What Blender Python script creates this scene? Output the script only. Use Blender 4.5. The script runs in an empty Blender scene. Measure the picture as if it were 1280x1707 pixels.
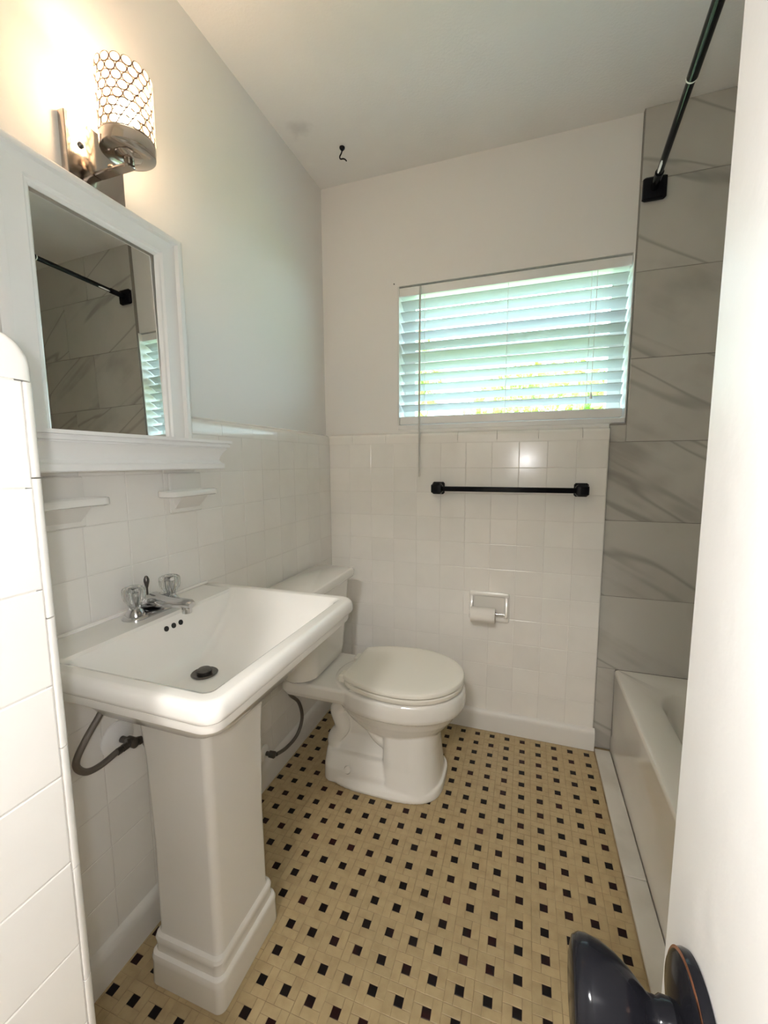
import bpy, math, random
from mathutils import Vector, Matrix, Euler

random.seed(7)
scene = bpy.context.scene
COL = scene.collection
PI = math.pi

# ------------------------------------------------------------------ camera
FPX = 697.16                                   # focal length in pixels of the 1280 px wide frame
cam_data = bpy.data.cameras.new('camera')
cam_data.sensor_fit = 'HORIZONTAL'
cam_data.sensor_width = 36.0
cam_data.lens = FPX / 1280.0 * 36.0
cam_data.clip_start = 0.01
cam_data.clip_end = 200
camera = bpy.data.objects.new('camera', cam_data)
COL.objects.link(camera)
CAM = Vector((0.9332, -1.8659, 1.2044))
C_RIGHT = Vector((0.94662, 0.32232, -0.00535))
C_DOWN = Vector((0.03266, -0.11242, -0.99312))
C_FWD = Vector((-0.32070, 0.93993, -0.11695))
rot = Matrix((C_RIGHT, -C_DOWN, -C_FWD)).transposed()
camera.matrix_world = Matrix.Translation(CAM) @ rot.to_4x4()
scene.camera = camera

# ------------------------------------------------------------------ world, lights, exposure
world = bpy.data.worlds.new('sky')
scene.world = world
world.use_nodes = True
bg = world.node_tree.nodes['Background']
bg.inputs['Color'].default_value = (0.66, 0.89, 1.0, 1)
bg.inputs['Strength'].default_value = 7.0

def point_light(name, loc, power, colour, radius):
    l = bpy.data.lights.new(name, 'POINT')
    l.energy = power
    l.color = colour
    l.shadow_soft_size = radius
    o = bpy.data.objects.new(name, l)
    COL.objects.link(o)
    o.location = loc
    return o

# the photographer's phone flash, a few centimetres left of and above the lens
flash = point_light('phone_flash', CAM - C_RIGHT * 0.028 - C_DOWN * 0.016 - C_FWD * 0.01, 3.7, (0.99, 0.985, 1.0), 0.012)

portal_data = bpy.data.lights.new('window_portal', 'AREA')
portal_data.shape = 'RECTANGLE'
portal_data.size = 0.92
portal_data.size_y = 0.62
portal_data.cycles.is_portal = True
portal = bpy.data.objects.new('window_portal', portal_data)
COL.objects.link(portal)
portal.location = (0.8265, 0.16, 1.666)
portal.rotation_euler = (-PI / 2, 0, 0)

scene.view_settings.view_transform = 'Standard'
scene.view_settings.look = 'None'
scene.view_settings.gamma = 1.0
scene.view_settings.use_curve_mapping = False
scene.view_settings.exposure = 1.25
scene.cycles.diffuse_bounces = 8

# ------------------------------------------------------------------ materials
MATS = {}

def material(name, base, rough=0.5, metal=0.0, coat=0.0, spec=0.5, noise=None, bump=None, trans=0.0, ior=1.5,
             rand=0.0):
    """noise=(scale, other colour, lo, hi) mottles the base colour; bump=(scale, strength); rand = per-object value shift"""
    m = bpy.data.materials.new(name)
    m.use_nodes = True
    nt = m.node_tree
    b = nt.nodes['Principled BSDF']
    b.inputs['Base Color'].default_value = (*base, 1)
    b.inputs['Roughness'].default_value = rough
    b.inputs['Metallic'].default_value = metal
    b.inputs['Coat Weight'].default_value = coat
    b.inputs['Coat Roughness'].default_value = 0.05
    b.inputs['Specular IOR Level'].default_value = spec
    b.inputs['Transmission Weight'].default_value = trans
    b.inputs['IOR'].default_value = ior
    geo = nt.nodes.new('ShaderNodeNewGeometry')
    colour = None
    if noise:
        n = nt.nodes.new('ShaderNodeTexNoise')
        n.inputs['Scale'].default_value = noise[0]
        n.inputs['Detail'].default_value = 5
        nt.links.new(geo.outputs['Position'], n.inputs['Vector'])
        r = nt.nodes.new('ShaderNodeMapRange')
        r.inputs['From Min'].default_value = noise[2]
        r.inputs['From Max'].default_value = noise[3]
        nt.links.new(n.outputs['Fac'], r.inputs['Value'])
        mx = nt.nodes.new('ShaderNodeMix')
        mx.data_type = 'RGBA'
        mx.inputs['A'].default_value = (*base, 1)
        mx.inputs['B'].default_value = (*noise[1], 1)
        nt.links.new(r.outputs['Result'], mx.inputs['Factor'])
        colour = mx.outputs['Result']
    if rand:
        oi = nt.nodes.new('ShaderNodeObjectInfo')
        r2 = nt.nodes.new('ShaderNodeMapRange')
        r2.inputs['To Min'].default_value = 1 - rand
        r2.inputs['To Max'].default_value = 1 + rand
        nt.links.new(oi.outputs['Random'], r2.inputs['Value'])
        hsv = nt.nodes.new('ShaderNodeHueSaturation')
        hsv.inputs['Color'].default_value = (*base, 1)
        nt.links.new(r2.outputs['Result'], hsv.inputs['Value'])
        if colour:
            nt.links.new(colour, hsv.inputs['Color'])
        colour = hsv.outputs['Color']
    if colour:
        nt.links.new(colour, b.inputs['Base Color'])
    if bump:
        n = nt.nodes.new('ShaderNodeTexNoise')
        n.inputs['Scale'].default_value = bump[0]
        n.inputs['Detail'].default_value = 4
        nt.links.new(geo.outputs['Position'], n.inputs['Vector'])
        bp = nt.nodes.new('ShaderNodeBump')
        bp.inputs['Strength'].default_value = bump[1]
        bp.inputs['Distance'].default_value = 0.002
        nt.links.new(n.outputs['Fac'], bp.inputs['Height'])
        nt.links.new(bp.outputs['Normal'], b.inputs['Normal'])
    MATS[name] = m
    return m

def add_stain(m, centre, radius, colour):
    """soot mark on the paint, soft-edged and blotchy"""
    nt = m.node_tree
    b = nt.nodes['Principled BSDF']
    geo = nt.nodes.new('ShaderNodeNewGeometry')
    d = nt.nodes.new('ShaderNodeVectorMath'); d.operation = 'DISTANCE'
    d.inputs[1].default_value = centre
    nt.links.new(geo.outputs['Position'], d.inputs[0])
    n = nt.nodes.new('ShaderNodeTexNoise'); n.inputs['Scale'].default_value = 22
    nt.links.new(geo.outputs['Position'], n.inputs['Vector'])
    a = nt.nodes.new('ShaderNodeMath'); a.operation = 'MULTIPLY_ADD'; a.inputs[1].default_value = radius * 1.4
    nt.links.new(n.outputs['Fac'], a.inputs[0]); nt.links.new(d.outputs['Value'], a.inputs[2])
    r = nt.nodes.new('ShaderNodeMapRange'); r.interpolation_type = 'SMOOTHSTEP'
    r.inputs['From Min'].default_value = radius * 0.6; r.inputs['From Max'].default_value = radius * 1.7
    r.inputs['To Min'].default_value = 0.4; r.inputs['To Max'].default_value = 0.0
    nt.links.new(a.outputs[0], r.inputs['Value'])
    mx = nt.nodes.new('ShaderNodeMix'); mx.data_type = 'RGBA'
    src = b.inputs['Base Color'].links[0].from_socket
    nt.links.new(src, mx.inputs['A']); mx.inputs['B'].default_value = (*colour, 1)
    nt.links.new(r.outputs['Result'], mx.inputs['Factor'])
    nt.links.new(mx.outputs['Result'], b.inputs['Base Color'])

PAINT = material('wall_paint', (0.80, 0.79, 0.77), 0.55, bump=(260, 0.12))
CEIL = material('ceiling_paint', (0.82, 0.81, 0.79), 0.8, noise=(2.2, (0.77, 0.76, 0.735), 0.5, 0.75), bump=(120, 0.35))
add_stain(CEIL, (0.085, -0.343, 2.443), 0.065, (0.42, 0.40, 0.39))
TILE = material('wall_tile', (0.85, 0.83, 0.79), 0.17, coat=0.0, noise=(9, (0.82, 0.80, 0.76), 0.4, 0.7), bump=(30, 0.06), rand=0.025)
GROUT = material('wall_grout', (0.70, 0.68, 0.64), 0.8)
BASEB = material('baseboard_paint', (0.74, 0.72, 0.68), 0.4, bump=(60, 0.1))
PORC = material('porcelain', (0.83, 0.81, 0.765), 0.12, coat=0.5, spec=0.5)
SINKP = material('sink_porcelain', (0.88, 0.86, 0.82), 0.12, coat=0.5)
SEAT = material('seat_plastic', (0.87, 0.84, 0.76), 0.25, coat=0.2)
BEIGE = material('floor_beige', (0.445, 0.34, 0.185), 0.35, noise=(35, (0.385, 0.285, 0.15), 0.42, 0.7), rand=0.05)
BLACKT = material('floor_black', (0.008, 0.005, 0.005), 0.35, spec=0.2, noise=(11, (0.025, 0.006, 0.006), 0.5, 0.62), rand=0.3)
FGROUT = material('floor_grout', (0.24, 0.17, 0.09), 0.9, noise=(14, (0.40, 0.30, 0.17), 0.4, 0.6))
BLACKM = material('black_metal', (0.008, 0.008, 0.010), 0.14, metal=0.0, coat=0.0, spec=0.14)
BRONZE = material('ring_wire', (0.16, 0.10, 0.06), 0.4, metal=0.6)
MORTAR = material('marble_mortar', (0.26, 0.245, 0.22), 0.9)
WANDG = material('wand_plastic', (0.52, 0.51, 0.48), 0.4)
CHROME = material('chrome', (0.60, 0.60, 0.61), 0.10, metal=1.0)
NICKEL = material('polished_nickel', (0.50, 0.45, 0.41), 0.14, metal=1.0)
STEEL = material('braided_steel', (0.20, 0.18, 0.16), 0.4, metal=0.7, bump=(900, 0.5))
DARKMETAL = material('valve_metal', (0.14, 0.13, 0.12), 0.3, metal=0.9)
WHITEW = material('white_lacquer', (0.85, 0.85, 0.84), 0.35, coat=0.15)
DOORP = material('door_paint', (0.78, 0.775, 0.755), 0.45, bump=(45, 0.25))
MIRROR = material('mirror_glass', (0.80, 0.80, 0.77), 0.0, metal=1.0)
ACRYL = material('clear_acrylic', (0.95, 0.96, 0.96), 0.04, trans=0.95, ior=1.45)
HOLE = material('dark_hole', (0.01, 0.01, 0.01), 0.6)
VINYL = material('window_vinyl', (0.80, 0.80, 0.79), 0.4)
PAPER = material('tissue_paper', (0.82, 0.79, 0.74), 0.95, bump=(200, 0.2))
CARD = material('cardboard_core', (0.45, 0.36, 0.26), 0.9)
ENAMEL = material('tub_enamel', (0.84, 0.81, 0.75), 0.18, coat=0.4)
COPPER = material('copper_edge', (0.65, 0.30, 0.18), 0.25, metal=1.0)
CAULK = material('caulk', (0.62, 0.59, 0.53), 0.7)
LEAF = material('leaf_green', (0.30, 0.46, 0.06), 0.6, noise=(3, (0.5, 0.56, 0.10), 0.4, 0.6))
BARK = material('tree_bark', (0.16, 0.12, 0.08), 0.9)
LAWN = material('lawn_grass', (0.22, 0.28, 0.10), 0.9, noise=(6, (0.30, 0.34, 0.14), 0.4, 0.6))
HALLW = material('hall_paint', (0.72, 0.70, 0.66), 0.7)
HALLF = material('hall_floor', (0.30, 0.20, 0.12), 0.5)
STRIP = material('threshold_marble', (0.66, 0.63, 0.57), 0.35, noise=(7, (0.58, 0.55, 0.49), 0.45, 0.65))
WHITEPAINT = material('white_chip', (0.85, 0.84, 0.82), 0.5)

def slat_material():
    m = bpy.data.materials.new('blind_slat')
    m.use_nodes = True
    nt = m.node_tree
    nt.nodes.clear()
    out = nt.nodes.new('ShaderNodeOutputMaterial')
    d = nt.nodes.new('ShaderNodeBsdfPrincipled')
    d.inputs['Base Color'].default_value = (0.56, 0.58, 0.58, 1)
    d.inputs['Roughness'].default_value = 0.4
    t = nt.nodes.new('ShaderNodeBsdfTranslucent')
    t.inputs['Color'].default_value = (0.80, 0.90, 0.90, 1)
    mix = nt.nodes.new('ShaderNodeMixShader')
    mix.inputs[0].default_value = 0.05
    nt.links.new(d.outputs[0], mix.inputs[1])
    nt.links.new(t.outputs[0], mix.inputs[2])
    nt.links.new(mix.outputs[0], out.inputs['Surface'])
    return m
SLAT = slat_material()

def pane_material():
    m = bpy.data.materials.new('window_glass')
    m.use_nodes = True
    nt = m.node_tree
    nt.nodes.clear()
    out = nt.nodes.new('ShaderNodeOutputMaterial')
    tr = nt.nodes.new('ShaderNodeBsdfTransparent')
    tr.inputs['Color'].default_value = (0.93, 0.97, 0.96, 1)
    gl = nt.nodes.new('ShaderNodeBsdfGlossy')
    gl.inputs['Roughness'].default_value = 0.02
    mix = nt.nodes.new('ShaderNodeMixShader')
    mix.inputs[0].default_value = 0.06
    nt.links.new(tr.outputs[0], mix.inputs[1])
    nt.links.new(gl.outputs[0], mix.inputs[2])
    nt.links.new(mix.outputs[0], out.inputs['Surface'])
    return m
PANE = pane_material()

def crystal_material():
    m = bpy.data.materials.new('crystal_disc')
    m.use_nodes = True
    nt = m.node_tree
    nt.nodes.clear()
    out = nt.nodes.new('ShaderNodeOutputMaterial')
    tr = nt.nodes.new('ShaderNodeBsdfTransparent')
    tr.inputs['Color'].default_value = (0.95, 0.93, 0.88, 1)
    tl = nt.nodes.new('ShaderNodeBsdfTranslucent')
    tl.inputs['Color'].default_value = (0.92, 0.88, 0.80, 1)
    gl = nt.nodes.new('ShaderNodeBsdfGlossy')
    gl.inputs['Roughness'].default_value = 0.1
    m1 = nt.nodes.new('ShaderNodeMixShader')
    m1.inputs[0].default_value = 0.18
    m2 = nt.nodes.new('ShaderNodeMixShader')
    m2.inputs[0].default_value = 0.08
    nt.links.new(tr.outputs[0], m1.inputs[1])
    nt.links.new(tl.outputs[0], m1.inputs[2])
    nt.links.new(m1.outputs[0], m2.inputs[1])
    nt.links.new(gl.outputs[0], m2.inputs[2])
    nt.links.new(m2.outputs[0], out.inputs['Surface'])
    return m
CRYSTAL = crystal_material()

def emit_material(name, colour, strength):
    m = bpy.data.materials.new(name)
    m.use_nodes = True
    nt = m.node_tree
    nt.nodes.clear()
    out = nt.nodes.new('ShaderNodeOutputMaterial')
    e = nt.nodes.new('ShaderNodeEmission')
    e.inputs['Color'].default_value = (*colour, 1)
    e.inputs['Strength'].default_value = strength
    nt.links.new(e.outputs[0], out.inputs['Surface'])
    return m
BULB = emit_material('lit_bulb', (1.0, 0.84, 0.60), 14.0)
HALLFILL = emit_material('hall_fill_glow', (1.0, 0.97, 0.93), 74.0)  # glow of the added fill lamp in the unseen hallway

def marble_material():
    m = bpy.data.materials.new('marble_tile')
    m.use_nodes = True
    nt = m.node_tree
    b = nt.nodes['Principled BSDF']
    b.inputs['Roughness'].default_value = 0.28
    geo = nt.nodes.new('ShaderNodeNewGeometry')
    oi = nt.nodes.new('ShaderNodeObjectInfo')
    off = nt.nodes.new('ShaderNodeVectorMath')
    off.operation = 'SCALE'
    off.inputs[0].default_value = (1.7, 2.3, 3.1)
    nt.links.new(oi.outputs['Random'], off.inputs['Scale'])
    add = nt.nodes.new('ShaderNodeVectorMath')
    nt.links.new(geo.outputs['Position'], add.inputs[0])
    nt.links.new(off.outputs[0], add.inputs[1])
    # veins fall from upper left to lower right: stretch the noise along that direction
    mp = nt.nodes.new('ShaderNodeMapping')
    mp.inputs['Rotation'].default_value = (math.radians(-12), math.radians(-29), math.radians(-12))
    mp2 = nt.nodes.new('ShaderNodeMapping')
    mp2.inputs['Scale'].default_value = (0.10, 0.45, 1.25)
    nt.links.new(add.outputs[0], mp.inputs['Vector'])
    nt.links.new(mp.outputs[0], mp2.inputs['Vector'])
    def vein(scale, detail, dist, width):
        n = nt.nodes.new('ShaderNodeTexNoise')
        n.inputs['Scale'].default_value = scale
        n.inputs['Detail'].default_value = detail
        n.inputs['Distortion'].default_value = dist
        nt.links.new(mp2.outputs[0], n.inputs['Vector'])
        s = nt.nodes.new('ShaderNodeMath'); s.operation = 'SUBTRACT'; s.inputs[1].default_value = 0.5
        a = nt.nodes.new('ShaderNodeMath'); a.operation = 'ABSOLUTE'
        r = nt.nodes.new('ShaderNodeMapRange')
        r.inputs['From Min'].default_value = 0.0
        r.inputs['From Max'].default_value = width
        r.inputs['To Min'].default_value = 1.0
        r.inputs['To Max'].default_value = 0.0
        r.interpolation_type = 'SMOOTHSTEP'
        nt.links.new(n.outputs['Fac'], s.inputs[0])
        nt.links.new(s.outputs[0], a.inputs[0])
        nt.links.new(a.outputs[0], r.inputs['Value'])
        return r.outputs['Result']
    v1 = vein(3.0, 3, 0.12, 0.020)
    v2 = vein(4.5, 4, 0.25, 0.07)
    cl = nt.nodes.new('ShaderNodeTexNoise')
    cl.inputs['Scale'].default_value = 2.6
    cl.inputs['Detail'].default_value = 4
    nt.links.new(add.outputs[0], cl.inputs['Vector'])
    patch = nt.nodes.new('ShaderNodeMapRange')
    patch.inputs['From Min'].default_value = 0.42
    patch.inputs['From Max'].default_value = 0.62
    nt.links.new(cl.outputs['Fac'], patch.inputs['Value'])
    def mix(a, bcol, fac, link_a):
        mx = nt.nodes.new('ShaderNodeMix'); mx.data_type = 'RGBA'
        if link_a: nt.links.new(a, mx.inputs['A'])
        else: mx.inputs['A'].default_value = a
        mx.inputs['B'].default_value = bcol
        nt.links.new(fac, mx.inputs['Factor'])
        return mx.outputs['Result']
    def mul(x, y, k):
        q = nt.nodes.new('ShaderNodeMath'); q.operation = 'MULTIPLY'
        nt.links.new(x, q.inputs[0])
        if y is not None: nt.links.new(y, q.inputs[1])
        else: q.inputs[1].default_value = k
        if y is None: return q.outputs[0]
        q2 = nt.nodes.new('ShaderNodeMath'); q2.operation = 'MULTIPLY'; q2.inputs[1].default_value = k
        nt.links.new(q.outputs[0], q2.inputs[0])
        return q2.outputs[0]
    c = mix((0.53, 0.515, 0.475, 1), (0.46, 0.445, 0.41, 1), patch.outputs['Result'], False)
    c = mix(c, (0.29, 0.27, 0.24, 1), mul(v2, patch.outputs['Result'], 0.6), True)
    c = mix(c, (0.24, 0.225, 0.20, 1), mul(v1, None, 0.6), True)
    nt.links.new(c, b.inputs['Base Color'])
    return m
MARBLE = marble_material()

# ------------------------------------------------------------------ geometry helpers
def link_mesh(name, verts, faces, mat, parent=None, smooth=None, mats=None, fmat=None):
    """one mesh object, origin at the middle of its bounding box; coordinates are world coordinates"""
    xs = [v[0] for v in verts]; ys = [v[1] for v in verts]; zs = [v[2] for v in verts]
    c = Vector(((min(xs) + max(xs)) / 2, (min(ys) + max(ys)) / 2, (min(zs) + max(zs)) / 2))
    me = bpy.data.meshes.new(name)
    me.from_pydata([(v[0] - c.x, v[1] - c.y, v[2] - c.z) for v in verts], [], faces)
    me.update()
    if mats:
        for m in mats: me.materials.append(m)
        for p, k in zip(me.polygons, fmat): p.material_index = k
    else:
        me.materials.append(mat)
    if smooth is not None:
        me.polygons.foreach_set('use_smooth', [True] * len(me.polygons))
        me.set_sharp_from_angle(angle=math.radians(smooth))
    o = bpy.data.objects.new(name, me)
    COL.objects.link(o)
    o.location = c
    if parent is not None: attach(o, parent)
    return o

def attach(o, parent):
    o.parent = parent
    o.matrix_parent_inverse = Matrix.Translation(-Vector(parent.location))

class B:
    """collects shapes for one mesh"""
    def __init__(self): self.v = []; self.f = []
    def add(self, v, f):
        k = len(self.v); self.v += [tuple(p) for p in v]; self.f += [tuple(i + k for i in q) for q in f]
        return self
    def box(self, x0, x1, y0, y1, z0, z1, bev=0.0):
        if bev <= 0:
            v = [(x0,y0,z0),(x1,y0,z0),(x1,y1,z0),(x0,y1,z0),(x0,y0,z1),(x1,y0,z1),(x1,y1,z1),(x0,y1,z1)]
            return self.add(v, [(3,2,1,0),(4,5,6,7),(0,1,5,4),(1,2,6,5),(2,3,7,6),(3,0,4,7)])
        b = bev
        rings = []
        for z, i in ((z0, b), (z0 + b, 0), (z1 - b, 0), (z1, b)):
            rings.append(rrect(x0 + i, x1 - i, y0 + i, y1 - i, b, z, 2))
        return self.loft(rings)
    def loft(self, rings, cap0=True, cap1=True, closed=True, loop=False):
        n = len(rings[0]); v = [p for r in rings for p in r]; f = []
        m = len(rings)
        for k in range(m if loop else m - 1):
            a = k * n; c = ((k + 1) % m) * n
            for i in range(n if closed else n - 1):
                j = (i + 1) % n
                f.append((a + i, a + j, c + j, c + i))
        if cap0 and not loop: f.append(tuple(reversed(range(n))))
        if cap1 and not loop: f.append(tuple((m - 1) * n + i for i in range(n)))
        return self.add(v, f)
    def lathe(self, prof, origin, axis='z', seg=32, flute=None):
        """prof = [(r, h)] along axis; flute = (count, depth, hmin, hmax)"""
        o = Vector(origin); ax = {'x': Vector((1,0,0)), '-x': Vector((-1,0,0)), 'y': Vector((0,1,0)), '-y': Vector((0,-1,0)), 'z': Vector((0,0,1))}
        a = ax[axis] if isinstance(axis, str) else Vector(axis).normalized()
        u = a.orthogonal().normalized(); w = a.cross(u)
        rings = []
        for r, h in prof:
            ring = []
            for i in range(seg):
                t = 2 * PI * i / seg; rr = max(r, 1e-5)
                if flute and flute[2] <= h <= flute[3]: rr *= 1 - flute[1] * (0.5 - 0.5 * math.cos(flute[0] * t))
                ring.append(o + a * h + (u * math.cos(t) + w * math.sin(t)) * rr)
            rings.append(ring)
        return self.loft(rings)
    def tube(self, pts, r, seg=12, sub=8, smooth=True):
        P = [Vector(p) for p in pts]
        if smooth and len(P) > 2:
            Q = []
            for k in range(len(P) - 1):
                p0 = P[max(k - 1, 0)]; p1 = P[k]; p2 = P[k + 1]; p3 = P[min(k + 2, len(P) - 1)]
                for s in range(sub):
                    t = s / sub
                    Q.append(0.5 * ((2 * p1) + (p2 - p0) * t + (2 * p0 - 5 * p1 + 4 * p2 - p3) * t * t + (3 * p1 - p0 - 3 * p2 + p3) * t ** 3))
            Q.append(P[-1]); P = Q
        rings = []; u = None
        for k, p in enumerate(P):
            d = (P[min(k + 1, len(P) - 1)] - P[max(k - 1, 0)]).normalized()
            if u is None: u = d.orthogonal().normalized()
            u = (u - d * u.dot(d)).normalized(); w = d.cross(u)
            rr = r(k / (len(P) - 1)) if callable(r) else r
            rings.append([p + (u * math.cos(2 * PI * i / seg) + w * math.sin(2 * PI * i / seg)) * rr for i in range(seg)])
        return self.loft(rings)
    def build(self, name, mat, parent=None, smooth=None):
        return link_mesh(name, self.v, self.f, mat, parent, smooth)

def rrect(x0, x1, y0, y1, r, z, n=5):
    """rounded rectangle ring, counter-clockwise from above"""
    r = min(r, (x1 - x0) / 2 - 1e-5, (y1 - y0) / 2 - 1e-5)
    out = []
    for cx, cy, a0 in ((x1 - r, y1 - r, 0), (x0 + r, y1 - r, PI / 2), (x0 + r, y0 + r, PI), (x1 - r, y0 + r, 3 * PI / 2)):
        for i in range(n + 1):
            t = a0 + (PI / 2) * i / n
            out.append((cx + r * math.cos(t), cy + r * math.sin(t), z))
    return out

def egg(xb, xf, yc, hw, z, n=48, e=2.0, split=0.45, eb=None):
    """egg outline, blunt at the back (xb) and round at the front (xf)"""
    xm = xb + (xf - xb) * split
    out = []
    eb = eb or e
    for i in range(n):
        t = 2 * PI * i / n
        c, s = math.cos(t), math.sin(t)
        ex = e if c >= 0 else eb
        px = math.copysign(abs(c) ** (2 / ex), c); py = math.copysign(abs(s) ** (2 / ex), s)
        out.append((xm + px * ((xf - xm) if c >= 0 else (xm - xb)), yc + hw * py, z))
    return out

def thing(name, label, category, loc, group=None):
    o = bpy.data.objects.new(name, None)
    o.empty_display_size = 0.05
    COL.objects.link(o)
    o.location = loc
    return tag(o, label, category, group)

def tag(o, label, category, group=None):
    o['label'] = label
    o['category'] = category
    if group: o['group'] = group
    return o

def structure(o, label=None):
    o['kind'] = 'structure'
    if label: o['label'] = label
    return o

def part_copy(src, loc, rot, parent):
    o = bpy.data.objects.new(src[0], src[1])
    COL.objects.link(o)
    o.location = loc
    o.rotation_euler = rot
    attach(o, parent)
    return o

def project(p):
    d = Vector(p) - CAM
    z = d.dot(C_FWD)
    if z < 0.05: return None
    return (640 + FPX * d.dot(C_RIGHT) / z, 853.5 + FPX * d.dot(C_DOWN) / z, z)

def seen(p, margin=12):
    q = project(p)
    return q is not None and -margin < q[0] < 1280 + margin and -margin < q[1] < 1707 + margin

def tile_mesh(name, w, h, t, mat, edge=0.003, drop=0.0014):
    """tile lying in local XY, face at local z = 0, pillowed edges"""
    v = []
    for z, i in ((-t, 0), (-drop, 0), (0, edge)):
        v += [(-w/2 + i, -h/2 + i, z), (w/2 - i, -h/2 + i, z), (w/2 - i, h/2 - i, z), (-w/2 + i, h/2 - i, z)]
    f = []
    for k in (0, 4):
        for i in range(4):
            j = (i + 1) % 4
            f.append((k + i, k + j, k + 4 + j, k + 4 + i))
    f.append((8, 9, 10, 11))
    me = bpy.data.meshes.new(name)
    me.from_pydata(v, [], f)
    me.update()
    me.materials.append(mat)
    return me

FACE = {'+x': (PI / 2, 0, PI / 2), '-y': (PI / 2, 0, 0), '-x': (PI / 2, 0, -PI / 2), '+z': (0, 0, 0), '+y': (PI / 2, 0, PI)}
_cache = {}
def tile(name, parent, face, centre, w, h, t, mat, jitter=0.0, **kw):
    key = (name, round(w, 4), round(h, 4), t, mat.name)
    if key not in _cache: _cache[key] = tile_mesh(name, w, h, t, mat, **kw)
    r = FACE[face]
    j = lambda: random.uniform(-jitter, jitter)
    return part_copy((name, _cache[key]), centre, (r[0] + j(), r[1], r[2] + j()), parent)

# ------------------------------------------------------------------ dimensions
H = 2.443                    # ceiling
TF = 0.035                   # wall tile stands proud of the painted plaster
HW = 1.3365                  # top of the tiled wainscot
TP = 0.109                   # wall tile pitch
ROW0 = 1.289                 # first joint under the cap row
XR = 1.231                   # right end of the back wainscot
WX0, WX1, WZ0, WZ1 = 0.367, 1.286, 1.356, 1.975   # window opening
MX = 1.289                   # left edge of the marble above the wainscot
MY = -0.02                   # marble face on the back wall
TUBX, TUBZ = 1.299, 0.357
RX = 2.06                    # right wall
NX, NY = 0.445, -1.557       # face and end of the near tiled partition
FY = -2.20                   # front wall (doorway)
AY = -1.56                   # near end of the tub alcove
DX, DY = 1.033, -1.567       # door face and its latch edge

# ------------------------------------------------------------------ structure
floor = structure(B().box(-0.1, RX + 0.1, FY - 0.1, 0.1, -0.12, -0.0012).build('floor', FGROUT), 'mosaic floor of beige and black tiles in brown grout')
ceiling = structure(B().box(-0.1, RX + 0.1, FY - 0.1, 0.15, H, H + 0.1).build('ceiling', CEIL), 'plain off-white painted ceiling')

wall_left = structure(B().box(-0.1, 0, FY - 0.1, 0.15, 0, H).build('wall_left', PAINT), 'painted side wall above a white tile wainscot')
bb = B()
bb.box(0, WX0, 0, 0.15, 0, H).box(WX1, RX + 0.1, 0, 0.15, 0, H).box(WX0, WX1, 0, 0.15, 0, WZ0).box(WX0, WX1, 0, 0.15, WZ1, H)
wall_back = structure(bb.build('wall_back', PAINT), 'painted wall with the window over white tile')
wall_right = structure(B().box(RX, RX + 0.1, AY, 0, 0, H).build('wall_right', PAINT), 'wall along the far side of the tub')
wall_partition = structure(B().box(0, NX - TF, FY, NY - 0.03, 0, H).build('wall_partition', PAINT), 'short tiled wall end beside the doorway')
wall_alcove = structure(B().box(DX + 0.06, RX + 0.1, FY, AY, 0, H).build('wall_alcove', PAINT), 'wall closing the near end of the tub alcove')
wf = B().box(0, NX - TF, FY - 0.1, FY, 0, H).box(DX + 0.06, RX + 0.1, FY - 0.1, FY, 0, H).box(NX - TF, DX + 0.06, FY - 0.1, FY, 2.06, H)
wall_front = structure(wf.build('wall_front', PAINT), 'wall with the open doorway')

# hallway behind the doorway
hy0 = -3.7
structure(B().box(-0.7, RX + 0.1, hy0 - 0.1, FY - 0.1, -0.12, -0.002).build('floor_hall', HALLF), 'brown hallway floor')
structure(B().box(-0.7, RX + 0.1, hy0 - 0.1, FY - 0.1, H, H + 0.1).build('ceiling_hall', CEIL), 'hallway ceiling')
structure(B().box(-0.7, RX + 0.1, hy0 - 0.1, hy0, 0, H).build('wall_hall_back', HALLW), 'hallway wall facing the doorway')
structure(B().box(-0.8, -0.7, hy0 - 0.1, FY - 0.1, 0, H).build('wall_hall_left', HALLW), 'left hallway wall')
structure(B().box(RX + 0.1, RX + 0.2, hy0 - 0.1, FY - 0.1, 0, H).build('wall_hall_right', HALLW), 'right hallway wall')
structure(B().box(-0.7, -0.1, FY - 0.1, FY, 0, H).build('wall_hall_front', HALLW), 'hallway wall beside the doorway')
hl = thing('hall_fill_light', 'added round fill light on the unseen hallway ceiling', 'light', (0.75, -2.95, H))  # assumed lamp out of view, added to fill the bathroom with light
B().lathe([(0.16, 0), (0.17, -0.012), (0.165, -0.03), (0.14, -0.03)], (0.75, -2.95, H), 'z').build('rim', CHROME, hl, 40)
B().lathe([(0.14, -0.028), (0.13, -0.055), (0.09, -0.078), (0.0, -0.088)], (0.75, -2.95, H), 'z').build('fill_diffuser', HALLFILL, hl, 60)

# ---- mosaic floor: pinwheels of four beige bricks around each black square
PITCH = 0.0632
U = PITCH / 3
GX, GY = 0.6353, -0.0829
dots, bricks = [], []
for i in range(-10, 11):
    for j in range(-2, 34):
        cx, cy = GX + i * PITCH, GY - j * PITCH
        if cx > 1.262 or cx < 0.03 or cy > -0.03 or cy < FY + 0.02: continue
        if cx < NX - 0.02 and cy < NY - 0.02: continue
        dots.append((cx, cy))
        for dx, dy, hor in ((-0.5, 1, True), (1, 0.5, False), (0.5, -1, True), (-1, -0.5, False)):
            bx_, by_ = cx + dx * U, cy + dy * U
            if bx_ > 1.27 or bx_ < 0.025 or by_ > -0.02: continue
            bricks.append((bx_, by_, hor))
G = 0.0011
dot_me = tile_mesh('black_tile', U - G, U - G, 0.004, BLACKT, edge=0.0009, drop=0.0005)
brick_h = tile_mesh('beige_tile', 2 * U - G, U - G, 0.004, BEIGE, edge=0.0009, drop=0.0005)
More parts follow.
